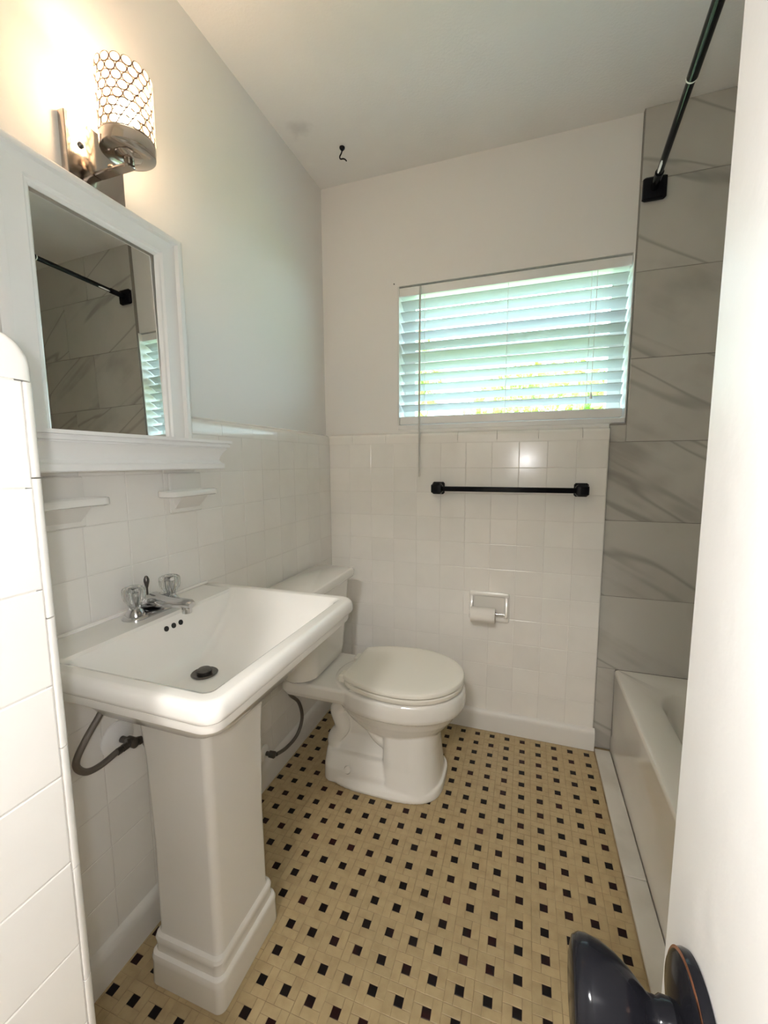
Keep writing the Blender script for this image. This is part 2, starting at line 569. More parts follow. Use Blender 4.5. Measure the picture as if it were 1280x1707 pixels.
brick_v = tile_mesh('beige_tile', U - G, 2 * U - G, 0.004, BEIGE, edge=0.0009, drop=0.0005)
def hidden(x, y):           # under the pedestal, the toilet foot or behind the partition and the door
    return (0.16 < x < 0.33 and -1.24 < y < -1.03) or (0.26 < x < 0.62 and -0.5 < y < -0.34) or (x < 0.24 and y < -1.32) or (x > 1.0 and y < -1.25)
def rank(p):
    q = project((p[0], p[1], 0))
    if not seen((p[0], p[1], 0)) or hidden(p[0], p[1]): return 1e6 + (Vector((p[0], p[1], 0)) - CAM).length
    return q[2]
dots.sort(key=rank); bricks.sort(key=rank)
for x, y in dots[:300]:
    part_copy(('black_tile', dot_me), (x, y, random.uniform(-0.0003, 0.0002)), (0, 0, random.uniform(-0.03, 0.03)), floor)
for x, y, hor in bricks[:300]:
    part_copy(('beige_tile', brick_h if hor else brick_v), (x, y, random.uniform(-0.0003, 0.0001)), (0, 0, 0), floor)
def joined(name, items, mat):
    b = B()
    for (x, y, w, h) in items:
        z = random.uniform(-0.0003, 0.0001)
        v = []
        for zz, i in ((-0.004, 0), (-0.0005, 0), (0, 0.0009)):
            v += [(x-w/2+i, y-h/2+i, z+zz), (x+w/2-i, y-h/2+i, z+zz), (x+w/2-i, y+h/2-i, z+zz), (x-w/2+i, y+h/2-i, z+zz)]
        f = [(k+i, k+(i+1)%4, k+4+(i+1)%4, k+4+i) for k in (0, 4) for i in range(4)] + [(8, 9, 10, 11)]
        b.add(v, f)
    o = b.build(name, mat, floor)
    o['kind'] = 'stuff'
    return o
joined('distant_beige_tiles', [(x, y, (2*U if h else U) - G, (U if h else 2*U) - G) for x, y, h in bricks[300:]], BEIGE)
if dots[300:]: joined('distant_black_tiles', [(x, y, U - G, U - G) for x, y in dots[300:]], BLACKT)

# ---- white wall tiles
def tile_grid(parent, face, face_pos, u0, u1, z_lo, start, name='wall_tile'):
    """start = coordinate of one vertical joint; tiles run from u0 to u1, rows down from ROW0 to z_lo"""
    k0 = math.floor((u0 - start) / TP) - 1
    for r in range(14):
        zt = ROW0 - r * TP
        zb = max(zt - TP, z_lo)
        if zt - z_lo < 0.012: break
        for k in range(k0, k0 + 60):
            a, b = max(start + k * TP, u0), min(start + (k + 1) * TP, u1)
            if b - a < 0.008: continue
            w, h = b - a - 0.0011, zt - zb - 0.0011
            c = ((face_pos, (a + b) / 2, (zt + zb) / 2) if face in ('+x', '-x') else ((a + b) / 2, face_pos, (zt + zb) / 2))
            tile(name, parent, face, c, w, h, 0.008, TILE, jitter=0.0025, edge=0.0016, drop=0.0006)

def cap_profile(proud):
    p = [(0.0, ROW0 + 0.0008), (proud, ROW0 + 0.0008), (proud, HW - 0.018)]
    for i in range(1, 6):
        t = PI / 2 * i / 5
        p.append((proud - 0.018 + 0.018 * math.cos(t), HW - 0.018 + 0.016 * math.sin(t)))
    p.append((0.0, HW + 0.006))
    return p

def caps(parent, face, joints, proud=TF):
    prof = cap_profile(proud)
    for a, b in zip(joints[:-1], joints[1:]):
        a2, b2 = a + 0.0006, b - 0.0006
        rings = []
        for u in (a2, b2):
            ring = []
            for d, z in prof:
                ring.append((d, u, z) if face == '+x' else (u, -d, z))
            rings.append(ring)
        B().loft(rings).build('cap_tile', TILE, parent, 40)

def spaced(lo, hi, start, pitch):
    k = math.ceil((lo - start) / pitch + 1e-6)
    out = [lo]
    while start + k * pitch < hi - 0.01:
        if start + k * pitch > lo + 0.01: out.append(start + k * pitch)
        k += 1
    return out + [hi]

# left wall
B().box(0.0005, TF - 0.0012, NY - 0.03, -0.001, 0, ROW0 + 0.01).build('grout_bed', GROUT, wall_left)
tile_grid(wall_left, '+x', TF, NY - 0.03, -TF, 0.08, -TF)
caps(wall_left, '+x', spaced(NY - 0.03, -TF + 0.001, -0.6284, 0.1534))
# back wall
B().box(0.0, XR - 0.001, -TF + 0.0012, -0.0005, 0, ROW0 + 0.01).build('grout_bed', GROUT, wall_back)
tile_grid(wall_back, '-y', -TF, TF, XR, 0.09, 0.028)
caps(wall_back, '-y', spaced(TF - 0.001, XR, 1.136, 0.1635))
# partition: tile face, cap row, rounded end trim
B().box(NX - TF, NX - 0.0012, FY, NY - 0.02, 0, HW - 0.02).build('grout_bed', GROUT, wall_partition)
tile_grid(wall_partition, '+x', NX, NY - 0.62, NY - 0.0135, 0.02, NY - 0.0135)
prof = []
for i in range(7):                       # end trim section in (y, x)
    t = PI / 2 * i / 6
    prof.append((NY - 0.0115 + 0.0115 * math.sin(t), NX - 0.0115 + 0.0125 * math.cos(t)))
section = [(NY - 0.0128, NX - 0.030), (NY - 0.0128, NX + 0.0005)] + prof + [(NY, NX - 0.030)]
joint_z = [ROW0] + [1.0381 + 0.1524 - 0.1524 * k for k in range(8)] + [0.0]
for zt, zb in zip(joint_z[:-1], joint_z[1:]):
    if zt - zb < 0.01: continue
    B().loft([[(x, y, z) for y, x in section] for z in (zb + 0.0008, zt - 0.0008)]).build('edge_trim_tile', TILE, wall_partition, 35)
# rounded corner piece on top of the end trim
zc0, zc1, rc = ROW0 + 0.0008, HW + 0.001, 0.034
def corner_outline(i):
    o = [(NY - 0.0505, zc0), (NY - i, zc0)]
    r = rc - i
    for k in range(9):
        t = PI / 2 * k / 8
        o.append((NY - rc + r * math.cos(t), zc1 - rc + r * math.sin(t)))
    o.append((NY - 0.0505, zc1 - i))
    return o
rings = [[(x, y, z) for y, z in corner_outline(i)] for x, i in ((NX - 0.030, 0.0), (NX - 0.0115, 0.0), (NX - 0.0070, 0.0011), (NX - 0.0028, 0.0040), (NX - 0.0004, 0.0080), (NX + 0.0005, 0.0125))]
B().loft(rings).build('corner_trim_tile', TILE, wall_partition, 50)
caps_y = [NY - 0.62, NY - 0.356, NY - 0.2036, NY - 0.0512]
profc = [(NX - 0.03, ROW0 + 0.0008), (NX, ROW0 + 0.0008), (NX, HW - 0.012)]
for i in range(1, 6):
    t = PI / 2 * i / 5
    profc.append((NX - 0.016 + 0.016 * math.cos(t), HW - 0.012 + 0.012 * math.sin(t)))
profc.append((NX - 0.036, HW + 0.001))
for a, b in zip(caps_y[:-1], caps_y[1:]):
    B().loft([[(x, y, z) for x, z in profc] for y in (a + 0.0006, b - 0.0006)]).build('cap_tile', TILE, wall_partition, 40)

# ---- marble tiles in the tub alcove
def marble_rows(parent, face, pos, u0, u1, first_joint, low=TUBZ):
    zs = [low] + [0.664 + 0.308 * k for k in range(6)] + [H]
    for r in range(len(zs) - 1):
        start = first_joint + (0.2 if r % 2 else 0.0)
        lo = u0[r] if isinstance(u0, list) else u0
        js = spaced(lo, u1, start, 0.61)
        for a, b in zip(js[:-1], js[1:]):
            c = (pos, (a + b) / 2, (zs[r] + zs[r + 1]) / 2) if face in ('+x', '-x') else ((a + b) / 2, pos, (zs[r] + zs[r + 1]) / 2)
            tile('marble_tile', parent, face, c, b - a - 0.0022, zs[r + 1] - zs[r] - 0.0022, 0.009, MARBLE, jitter=0.0006, edge=0.0012, drop=0.0008)
B().box(XR + 0.001, RX, MY + 0.002, -0.0005, 0, WZ0 - 0.006).box(WX1 + 0.001, RX, MY + 0.002, -0.0005, WZ0 - 0.006, H).build('mortar_bed', MORTAR, wall_back)
L = XR + 0.001
marble_rows(wall_back, '-y', MY, [L, L, L, MX, MX, MX, MX, MX], RX, 1.635 - 0.305 * 0)
# the row beside the window foot is notched round it: a slim piece fills the gap under the sill
tile('marble_tile', wall_back, '-y', ((L + MX) / 2, MY, (1.28 + WZ0 - 0.012) / 2), MX - L - 0.001, WZ0 - 0.012 - 1.28, 0.009, MARBLE)
tile('marble_tile', wall_back, '-y', ((L + TUBX + 0.004) / 2, MY, TUBZ / 2), TUBX - L, TUBZ - 0.002, 0.009, MARBLE)
B().box(RX - 0.011, RX, AY, MY, TUBZ, H).build('mortar_bed', MORTAR, wall_right)
marble_rows(wall_right, '-x', RX - 0.012, AY, MY, -0.4)
B().box(TUBX, RX, AY, AY + 0.011, TUBZ, H).build('mortar_bed', MORTAR, wall_alcove)
marble_rows(wall_alcove, '+y', AY + 0.012, TUBX, RX, 1.6)

# ---- baseboards, threshold strips
def baseboard(name, face, a, b, label):
    # section in (distance from wall, z): flat board with a coved top
    sec = [(0.0, 0.0), (0.016, 0.0), (0.0165, 0.068), (0.014, 0.082), (0.008, 0.090), (0.0, 0.094)]
    rings = [[((TF + d, u, z) if face == '+x' else (u, -TF - d, z)) for d, z in sec] for u in (a, b)]
    return structure(B().loft(rings).build(name, BASEB, None, 35), label)
baseboard('baseboard_left', '+x', NY - 0.02, -TF - 0.003, 'white baseboard under the side wall tiles')
baseboard('baseboard_back', '-y', TF + 0.003, 1.236, 'white baseboard under the window wall tiles')
for k, (a, b) in enumerate(((-0.6178, -0.045), (-1.228, -0.6178), (AY + 0.002, -1.228))):
    s = B().box(1.2385, TUBX - 0.003, a + 0.001, b - 0.001, 0.0005, 0.012, 0.002).build('trim_%d' % (k + 1), STRIP, None, 30)
    structure(s, ['marble threshold strip along the tub next to the back wall', 'marble threshold strip at the middle of the tub', 'marble threshold strip nearest the door'][k])

# ------------------------------------------------------------------ window
window = thing('window_1', 'wide low window with two panes behind blinds', 'window', ((WX0 + WX1) / 2, 0.12, WZ0))
window['kind'] = 'structure'
del window['category']
fy0, fy1 = 0.095, 0.145
w0, w1, z0, z1 = WX0 + 0.001, WX1 - 0.001, WZ0 + 0.001, WZ1 - 0.001
B().box(w0, w1, fy0, fy1, z0, z0 + 0.05).build('frame_bar', VINYL, window)
B().box(w0, w1, fy0, fy1, z1 - 0.045, z1).build('frame_bar', VINYL, window)
B().box(w0, w0 + 0.055, fy0, fy1, z0 + 0.05, z1 - 0.045).build('frame_bar', VINYL, window)
B().box(w1 - 0.055, w1, fy0, fy1, z0 + 0.05, z1 - 0.045).build('frame_bar', VINYL, window)
B().box(w0 + 0.055, w1 - 0.055, fy0 - 0.005, fy1 - 0.01, 1.665, 1.715).build('meeting_rail', VINYL, window)
B().box(w0 + 0.056, w1 - 0.056, 0.118, 0.122, z0 + 0.051, 1.664).build('pane', PANE, window)
B().box(w0 + 0.056, w1 - 0.056, 0.118, 0.122, 1.716, z1 - 0.046).build('pane', PANE, window)
B().box(w0, w1, -0.004, 0.094, z0 - 0.004, z0 + 0.016, 0.002).build('sill', VINYL, window, 30)
B().box(w0, w0 + 0.004, 0.0, 0.094, z0 + 0.016, z1).build('jamb_lining', VINYL, window)
B().box(w1 - 0.004, w1, -0.012, 0.094, z0 + 0.016, z1).build('jamb_lining', VINYL, window)

blind = thing('window_blind', 'white horizontal slat blind hanging in the window', 'blind', ((WX0 + WX1) / 2, 0.04, WZ1))
b0, b1 = WX0 + 0.008, WX1 - 0.010
B().box(b0 - 0.003, b1 + 0.003, 0.004, 0.012, 1.932, 1.969, 0.002).build('valance', WHITEW, blind, 30)
B().box(b0, b1, 0.014, 0.062, 1.935, 1.968).build('headrail', WHITEW, blind)
SW, ST, TILT = 0.050, 0.0026, math.radians(27)
def slat_mesh():
    v, f = [], []
    n = 6
    for sx in (-1, 1):
        for k in range(n + 1):
            u = -SW / 2 + SW * k / n
            crown = 0.0022 * (1 - (2 * u / SW) ** 2)
            for s in (1, -1):
                v.append((sx * (b1 - b0) / 2, u, crown + s * ST / 2))
    m = 2 * (n + 1)
    for k in range(n):
        a = 2 * k
        f += [(a, a + 2, m + a + 2, m + a), (a + 1, m + a + 1, m + a + 3, a + 3), (a, a + 1, a + 3, a + 2), (m + a, m + a + 2, m + a + 3, m + a + 1)]
    f += [(0, m, m + 1, 1), (2 * n, 2 * n + 1, m + 2 * n + 1, m + 2 * n)]
    me = bpy.data.meshes.new('slat'); me.from_pydata(v, [], f); me.update(); me.materials.append(SLAT)
    return me
slat_me = slat_mesh()
ZS0, SP = 1.905, 0.0452
NS = 11
for k in range(NS):
    o = part_copy(('slat', slat_me), ((b0 + b1) / 2 + random.uniform(-0.001, 0.001), 0.042, ZS0 - k * SP), (-TILT + random.uniform(-0.02, 0.02), random.uniform(-0.0015, 0.0015), 0), blind)
B().box(b0, b1, 0.004, 0.050, 1.376, 1.412, 0.003).build('bottom_rail', WHITEW, blind, 30)
for x in (b0 + 0.11, (b0 + b1) / 2 + 0.01, b1 - 0.13):
    for y in (0.0165, 0.0665):
        B().box(x - 0.0008, x + 0.0008, y - 0.0005, y + 0.0005, 1.41, 1.94).build('ladder_cord', WHITEW, blind)
B().tube([(1.165, 0.010, 1.935), (1.164, 0.008, 1.75), (1.162, 0.006, 1.475)], 0.0011, 6).build('lift_cord', WHITEW, blind, 40)
B().lathe([(0.002, 0.022), (0.004, 0.018), (0.006, 0.0), (0.005, -0.004), (0, -0.004)], (1.162, 0.006, 1.455), 'z', 12).build('cord_tassel', WHITEW, blind, 40)
B().tube([(0.474, -0.004, 1.93), (0.4755, -0.03, 1.925), (0.477, -0.042, 1.55), (0.478, -0.045, 1.142)], 0.0042, 8).build('tilt_wand', WANDG, blind, 40)
tag(B().lathe([(0.0, 0.004), (0.0028, 0.003), (0.0028, 0.0), (0.0, -0.01)], (0.35, -0.001, 1.9876), '-y', 10).build('nail', DARKMETAL, None, 40), 'small nail head in the wall left of the window', 'nail')

# ------------------------------------------------------------------ garden outside
structure(B().box(-14, 16, 0.2, 30, -0.6, -0.5).build('ground_garden', LAWN), 'lawn outside the window')
def leaf_cloud(name, centre, rad, count, parent, size=0.12):
    b = B()
    for _ in range(count):
        d = Vector((random.gauss(0, 1), random.gauss(0, 1), random.gauss(0, 1))).normalized()
        s = random.uniform(0.55, 1.0)
        p = Vector(centre) + Vector((d.x * rad[0] * s, d.y * rad[1] * s, d.z * rad[2] * s))
        e = Euler((random.uniform(0, 6), random.uniform(0, 6), random.uniform(0, 6))).to_matrix()
        w = size * random.uniform(0.6, 1.3)
        q = [e @ Vector(t) + p for t in ((-w, 0, 0), (0, -w * 0.45, 0), (w, 0, 0.02), (0, w * 0.45, 0))]
        b.add(q, [(0, 1, 2, 3)])
    return b.build(name, LEAF, parent)
for loc, h, rad, lab in (((-2.3, 7.2, -0.5), 3.6, (1.5, 1.3, 1.5), 'yellow-green tree outside the window, the taller left one'),
                         ((1.35, 8.4, -0.5), 2.75, (1.9, 1.2, 1.2), 'yellow-green bushy tree outside the middle of the window'),
                         ((5.0, 11.8, -0.5), 3.1, (1.9, 1.2, 1.35), 'yellow-green bushy tree outside the right of the window')):
    t = thing('tree', lab, 'tree', loc, 'trees outside the window')
    B().tube([loc, (loc[0] + 0.05, loc[1], loc[2] + h * 0.6), (loc[0], loc[1], loc[2] + h)], lambda s: 0.12 - 0.06 * s, 10).build('trunk', BARK, t, 50)
    fo = leaf_cloud('foliage', (loc[0], loc[1], loc[2] + h), rad, 2600, t)
    fo['kind'] = 'stuff'

# ------------------------------------------------------------------ door at the right
door = structure(B().box(DX, DX + 0.035, DY - 0.612, DY, 0.012, 2.035, 0.0025).build('door_1', DOORP, None, 30), 'white painted door standing open at the right')
KX, KY, KZ = DX, DY - 0.060, 0.8915
B().lathe([(0.0, 0.0005), (0.0345, 0.0005), (0.0350, 0.003), (0.0342, 0.006), (0.031, 0.0085), (0.020, 0.011), (0.0125, 0.013), (0.0, 0.013)], (KX, KY, KZ), '-x', 64).build('knob_rose', BLACKM, door, 30)
B().lathe([(0.0338, 0.0), (0.0346, 0.0006), (0.0338, 0.0012)], (KX - 0.0058, KY, KZ), '-x', 64).build('rose_edge', COPPER, door, 60)['label'] = 'worn copper-coloured edge of the door knob rose'
B().lathe([(0.0, 0.012), (0.0115, 0.012), (0.0115, 0.018), (0.0100, 0.020), (0.0105, 0.025), (0.0135, 0.028), (0.0180, 0.033), (0.0225, 0.040),
           (0.0258, 0.048), (0.0272, 0.056), (0.0268, 0.060), (0.0245, 0.0635), (0.018, 0.0652), (0.0, 0.0655)], (KX, KY, KZ), '-x', 64).build('door_knob', BLACKM, door, 50)

# ------------------------------------------------------------------ mirror cabinet
FXc = 0.095
cy0, cy1, cz0, cz1 = -1.378, -0.965, 1.262, 1.757            # outer frame
iy0, iy1, iz0, iz1 = -1.305, -1.037, 1.2705, 1.699           # opening
cab = thing('mirror_cabinet', 'white framed mirror cabinet with crown shelf on the side wall', 'mirror cabinet', (TF, -1.17, 1.19))
B().box(TF + 0.001, 0.058, cy0 + 0.006, cy1 - 0.006, cz0, cz1 - 0.006).build('cabinet_box', WHITEW, cab)
def frame_rail(corners_out, corners_in):
    """one mitred moulding: section swept between two mitre corners; out/in = ((y,z),(y,z))"""
    sec = [(0.0, FXc - 0.022), (0.0, FXc - 0.004), (0.06, FXc - 0.001), (0.14, FXc), (0.24, FXc - 0.001), (0.30, FXc - 0.008), (0.36, FXc - 0.009),
           (0.80, FXc - 0.009), (0.86, FXc - 0.013), (0.93, FXc - 0.014), (1.0, FXc - 0.019), (1.0, FXc - 0.022)]
    rings = []
    for o, i in zip(corners_out, corners_in):
        rings.append([(x, o[0] + (i[0] - o[0]) * s, o[1] + (i[1] - o[1]) * s) for s, x in sec])
    return B().loft(rings)
O = [(cy0, cz0), (cy1, cz0), (cy1, cz1), (cy0, cz1)]
I = [(iy0, iz0), (iy1, iz0), (iy1, iz1), (iy0, iz1)]
for a, b_ in ((1, 2), (2, 3), (3, 0), (0, 1)):
    frame_rail((O[a], O[b_]), (I[a], I[b_])).build('frame_rail', WHITEW, cab, 25)
mv = []
for y, z in ((iy0 - 0.012, iz0 - 0.006), (iy1 + 0.012, iz0 - 0.006), (iy1 + 0.012, iz1 + 0.012), (iy0 - 0.012, iz1 + 0.012)):
    mv.append((0.0705 + 0.0045 * (y + 1.2) - 0.018 * (z - 1.5), y, z))
mv += [(p[0] - 0.003, p[1], p[2]) for p in mv]
link_mesh('mirror', mv, [(0, 1, 2, 3), (7, 6, 5, 4), (0, 4, 5, 1), (1, 5, 6, 2), (2, 6, 7, 3), (3, 7, 4, 0)], MIRROR, cab)
# crown shelf: stepped, coved section swept round three sides; (projection beyond the frame, z)
crown_sec = [(0.0, 1.1905), (0.049, 1.1905), (0.052, 1.193), (0.052, 1.204), (0.046, 1.208), (0.043, 1.214), (0.044, 1.222), (0.049, 1.232), (0.056, 1.241),
             (0.0590, 1.2445), (0.0565, 1.2450), (0.0565, 1.2480), (0.0635, 1.2485), (0.0635, 1.2545), (0.0605, 1.2550), (0.0605, 1.2580), (0.068, 1.2585), (0.068, 1.2655), (0.0, 1.2655)]
rings = [[(TF + 0.002, cy0 - d, z) for d, z in crown_sec], [(FXc + d, cy0 - d, z) for d, z in crown_sec],
         [(FXc + d, cy1 + d, z) for d, z in crown_sec], [(TF + 0.002, cy1 + d, z) for d, z in crown_sec]]
cr = B().loft(rings, False, False)
cr.build('crown_shelf', WHITEW, cab, 28)
B().box(TF + 0.002, FXc, cy0, cy1, 1.1905, 1.2655).build('shelf_core', WHITEW, cab)

# ------------------------------------------------------------------ wall sconce
SX, SY = 0.112, -1.122
sc_ = thing('wall_sconce', 'lit wall sconce with round crystal shade above the mirror', 'wall lamp', (0.0, SY, 1.78))
B().box(0.0008, 0.020, SY - 0.066, SY + 0.066, 1.785, 1.925, 0.003).build('back_plate', NICKEL, sc_, 30)
for dy in (-0.035, 0.035):
    B().lathe([(0.006, 0.0), (0.006, 0.003), (0.003, 0.006), (0, 0.0065)], (0.020, SY + dy, 1.872), 'x', 14).build('plate_screw', DARKMETAL, sc_, 40)
B().box(0.020, SX + 0.006, SY - 0.011, SY + 0.011, 1.829, 1.836, 0.002).build('arm', NICKEL, sc_, 30)
B().lathe([(0.0, 1.834), (0.010, 1.834), (0.010, 1.846), (0.024, 1.850), (0.026, 1.852), (0.048, 1.853), (0.052, 1.856), (0.053, 1.877), (0.0515, 1.879), (0.049, 1.877), (0.047, 1.860), (0.0, 1.859)],
          (SX, SY, 0), 'z', 48).build('cup', NICKEL, sc_, 40)
# shade: rows of oval crystals in wire rings
SR, NC, NRW = 0.0505, 16, 8
def link_me():
    v, f, fm = [], [], []
    rw, rh, tr = 0.0092, 0.0086, 0.0010
    n, m = 18, 6
    for i in range(n):
        a = 2 * PI * i / n
        for k in range(m):
            c = 2 * PI * k / m
            v.append(((rw + tr * math.cos(c)) * math.cos(a), (rh + tr * math.cos(c)) * math.sin(a), tr * math.sin(c)))
    for i in range(n):
        for k in range(m):
            f.append((i * m + k, ((i + 1) % n) * m + k, ((i + 1) % n) * m + (k + 1) % m, i * m + (k + 1) % m)); fm.append(0)
    base = len(v)
    for s in (-1, 1):                       # faceted crystal disc
        for rr, zz in ((0.98, 0.0004), (0.55, 0.0028)):
            for i in range(n): v.append((rw * rr * math.cos(2 * PI * i / n), rh * rr * math.sin(2 * PI * i / n), s * zz))
    for s in (0, 1):
        o = base + s * 2 * n
        for i in range(n):
            j = (i + 1) % n
            q = (o + i, o + j, o + n + j, o + n + i)
            f.append(q if s else tuple(reversed(q))); fm.append(1)
        q = tuple(o + n + i for i in range(n))
        f.append(q if s else tuple(reversed(q))); fm.append(1)
    me = bpy.data.meshes.new('crystal_link'); me.from_pydata(v, [], f); me.update()
    me.materials.append(BRONZE); me.materials.append(CRYSTAL)
    for p, k in zip(me.polygons, fm): p.material_index = k
    return me
link = link_me()
sh = B().lathe([(SR + 0.0008, 1.8795), (SR + 0.0012, 1.8815), (SR - 0.0008, 1.8815)], (SX, SY, 0), 'z', 48).build('shade', NICKEL, sc_, 40)
for r in range(NRW):
    z = 1.8895 + r * 0.0158
    for c in range(NC):
        a = 2 * PI * (c + 0.5 * (r % 2)) / NC
        o = bpy.data.objects.new('crystal_link', link)
        COL.objects.link(o)
        o.location = (SX + SR * math.cos(a), SY + SR * math.sin(a), z)
        o.rotation_euler = (PI / 2, 0, a + PI / 2)
        attach(o, sh)
bulb = B().lathe([(0.0, 1.861), (0.012, 1.862), (0.013, 1.885), (0.018, 1.900), (0.023, 1.918), (0.024, 1.932), (0.020, 1.948), (0.010, 1.957), (0.0, 1.959)], (SX, SY, 0), 'z', 24).build('bulb', BULB, sc_, 60)
lamp = point_light('bulb_glow', (SX, SY, 1.965), 2.3, (1.0, 0.64, 0.40), 0.024)
attach(lamp, sc_)

# ------------------------------------------------------------------ ceramic shelves under the cabinet
def ceramic_shelf(label, y0, y1, yb0, yb1, name, arm):
    t = thing(name, label, 'shelf', (TF, (y0 + y1) / 2, 1.07), 'ceramic shelves under the mirror cabinet')
    # wall plate
    B().box(TF + 0.0003, TF + 0.010, yb0, yb1, 1.072, 1.180, 0.003).build('wall_plate', PORC, t, 30)
    # rounded tray
    rings = [rrect(TF + 0.004, 0.098 - i, y0 + i, y1 - i, 0.022, z, 5) for z, i in ((1.119, 0.003), (1.121, 0.0), (1.133, 0.0), (1.135, 0.0015))]
    rings.append(rrect(TF + 0.010, 0.094, y0 + 0.006, y1 - 0.006, 0.018, 1.135, 5))
    rings.append(rrect(TF + 0.012, 0.092, y0 + 0.008, y1 - 0.008, 0.016, 1.129, 5))
    B().loft(rings).build('tray', PORC, t, 40)
    ym = (yb0 + yb1) / 2
    v = [(TF + 0.008, yb0 + 0.012, 1.082), (TF + 0.008, yb1 - 0.012, 1.082), (TF + 0.008, yb1 - 0.008, 1.121), (TF + 0.008, yb0 + 0.008, 1.121),
         (0.078, yb0 + 0.008, 1.121), (0.078, yb1 - 0.008, 1.121)]
    link_mesh('bracket', v, [(0, 1, 2, 3), (0, 4, 5, 1), (0, 3, 4), (1, 5, 2), (3, 2, 5, 4)], PORC, t, 20)
    return t
ceramic_shelf('white ceramic wall shelf under the cabinet beside the tiled partition', -1.408, -1.206, -1.335, -1.232, 'ceramic_shelf', 0)
ceramic_shelf('white ceramic wall shelf under the far end of the cabinet crown', -1.052, -0.878, -1.004, -0.893, 'ceramic_shelf', 0)

# ------------------------------------------------------------------ pedestal sink
sx0, sx1, sy0, sy1, szt = TF + 0.002, 0.515, -1.412, -0.872, 0.853
sink = thing('pedestal_sink', 'white rectangular pedestal sink standing against the tiled side wall', 'sink', (0.24, -1.135, 0.0))
def sring(i, z, r, back=None, extra=(0, 0, 0, 0)):
    b = i if back is None else back
    return rrect(sx0 + b + extra[0], sx1 - i - extra[1], sy0 + i + extra[2], sy1 - i - extra[3], r, z, 6)
def bowlring(i, back, z, r):                     # the underside is drawn in more at the near end than at the far end
    return rrect(sx0 + back, sx1 - i - 0.02, sy0 + i + 0.03, sy1 - i * 0.75, r, z, 6)
rings = [bowlring(0.165, 0.06, 0.650, 0.05), bowlring(0.135, 0.03, 0.657, 0.06), bowlring(0.104, 0.012, 0.680, 0.06), bowlring(0.080, 0.004, 0.720, 0.055), bowlring(0.066, 0.001, 0.770, 0.05),
         sring(0.056, 0.795, 0.04, 0.001), sring(0.018, 0.7960, 0.030, 0.0005), sring(0.0105, 0.799, 0.030, 0.0005), sring(0.0085, 0.806, 0.030, 0.0005), sring(0.0080, 0.8145, 0.030, 0.0005), sring(0.0120, 0.8160, 0.030, 0.0005), sring(0.0120, 0.8175, 0.030, 0.0005), sring(0.0040, 0.8185, 0.030, 0.0005), sring(0.0005, 0.8220, 0.030, 0.0005),
         sring(-0.0005, 0.828, 0.030, 0.0005), sring(0.0, 0.838, 0.030, 0.0005), sring(0.002, 0.846, 0.030, 0.001), sring(0.0060, 0.8510, 0.030, 0.002), sring(0.0105, szt - 0.0002, 0.028, 0.004), sring(0.0125, szt, 0.028, 0.004),
         rrect(sx0 + 0.098, sx1 - 0.029, sy0 + 0.027, sy1 - 0.027, 0.018, szt, 6),
         # top of the rim and into the basin: wide deck at the back carries the faucet
         rrect(sx0 + 0.108, sx1 - 0.032, sy0 + 0.030, sy1 - 0.030, 0.016, szt - 0.0005, 6),
         rrect(sx0 + 0.110, sx1 - 0.035, sy0 + 0.033, sy1 - 0.033, 0.016, szt - 0.003, 6),
         rrect(sx0 + 0.115, sx1 - 0.040, sy0 + 0.040, sy1 - 0.040, 0.018, szt - 0.006, 6),
         rrect(sx0 + 0.124, sx1 - 0.054, sy0 + 0.062, sy1 - 0.070, 0.016, szt - 0.035, 6),
         rrect(sx0 + 0.135, sx1 - 0.080, sy0 + 0.096, sy1 - 0.125, 0.018, szt - 0.080, 6),
         rrect(sx0 + 0.150, sx1 - 0.115, sy0 + 0.138, sy1 - 0.185, 0.024, szt - 0.115, 6),
         rrect(sx0 + 0.172, sx1 - 0.155, sy0 + 0.190, sy1 - 0.222, 0.03, szt - 0.128, 6),
         rrect(sx0 + 0.190, sx1 - 0.225, sy0 + 0.255, sy1 - 0.252, 0.03, szt - 0.131, 6)]
basin = B().loft(rings).build('basin', SINKP, sink, 38)
B().box(sx0 - 0.0015, sx0 + 0.012, sy0 + 0.02, sy1 - 0.015, szt - 0.002, szt + 0.007, 0.003).build('back_ledge', SINKP, sink, 30)
# pedestal: square column with a two-step foot
prings = []
for z, d in ((0.0, 0.021), (0.004, 0.022), (0.058, 0.020), (0.068, 0.021), (0.076, 0.018), (0.081, 0.011), (0.086, 0.010), (0.100, 0.0105), (0.110, 0.012), (0.117, 0.009), (0.122, 0.002), (0.130, 0.0),
             (0.35, -0.001), (0.56, 0.004), (0.645, 0.010)):
    prings.append(rrect(0.150 - d * 0.6, 0.326 + d * 0.7, -1.226 - d * 0.9, -1.040 + d * 0.9, 0.018, z, 6))
B().loft(prings).build('pedestal', SINKP, sink, 30)
# drain and overflow
DRX, DRY = 0.243, -1.133
zd = szt - 0.131
B().lathe([(0.0, 0.0), (0.0285, 0.0), (0.0295, 0.002), (0.0275, 0.0035), (0.020, 0.002), (0.0, 0.0015)], (DRX, DRY, zd + 0.001), 'z', 32).build('drain_flange', DARKMETAL, sink, 40)
B().lathe([(0.0, 0.002), (0.0155, 0.002), (0.0165, 0.009), (0.014, 0.012), (0.0, 0.013)], (DRX, DRY, zd + 0.001), 'z', 24).build('drain_stopper', DARKMETAL, sink, 40)
for y in (-1.152, -1.131, -1.110):
    B().lathe([(0.0, -0.004), (0.0062, -0.004), (0.0062, 0.0012), (0.0, 0.0012)], (sx0 + 0.1215, y, szt - 0.026), (1, 0, 0.28), 18).build('overflow_hole', HOLE, sink, 40)
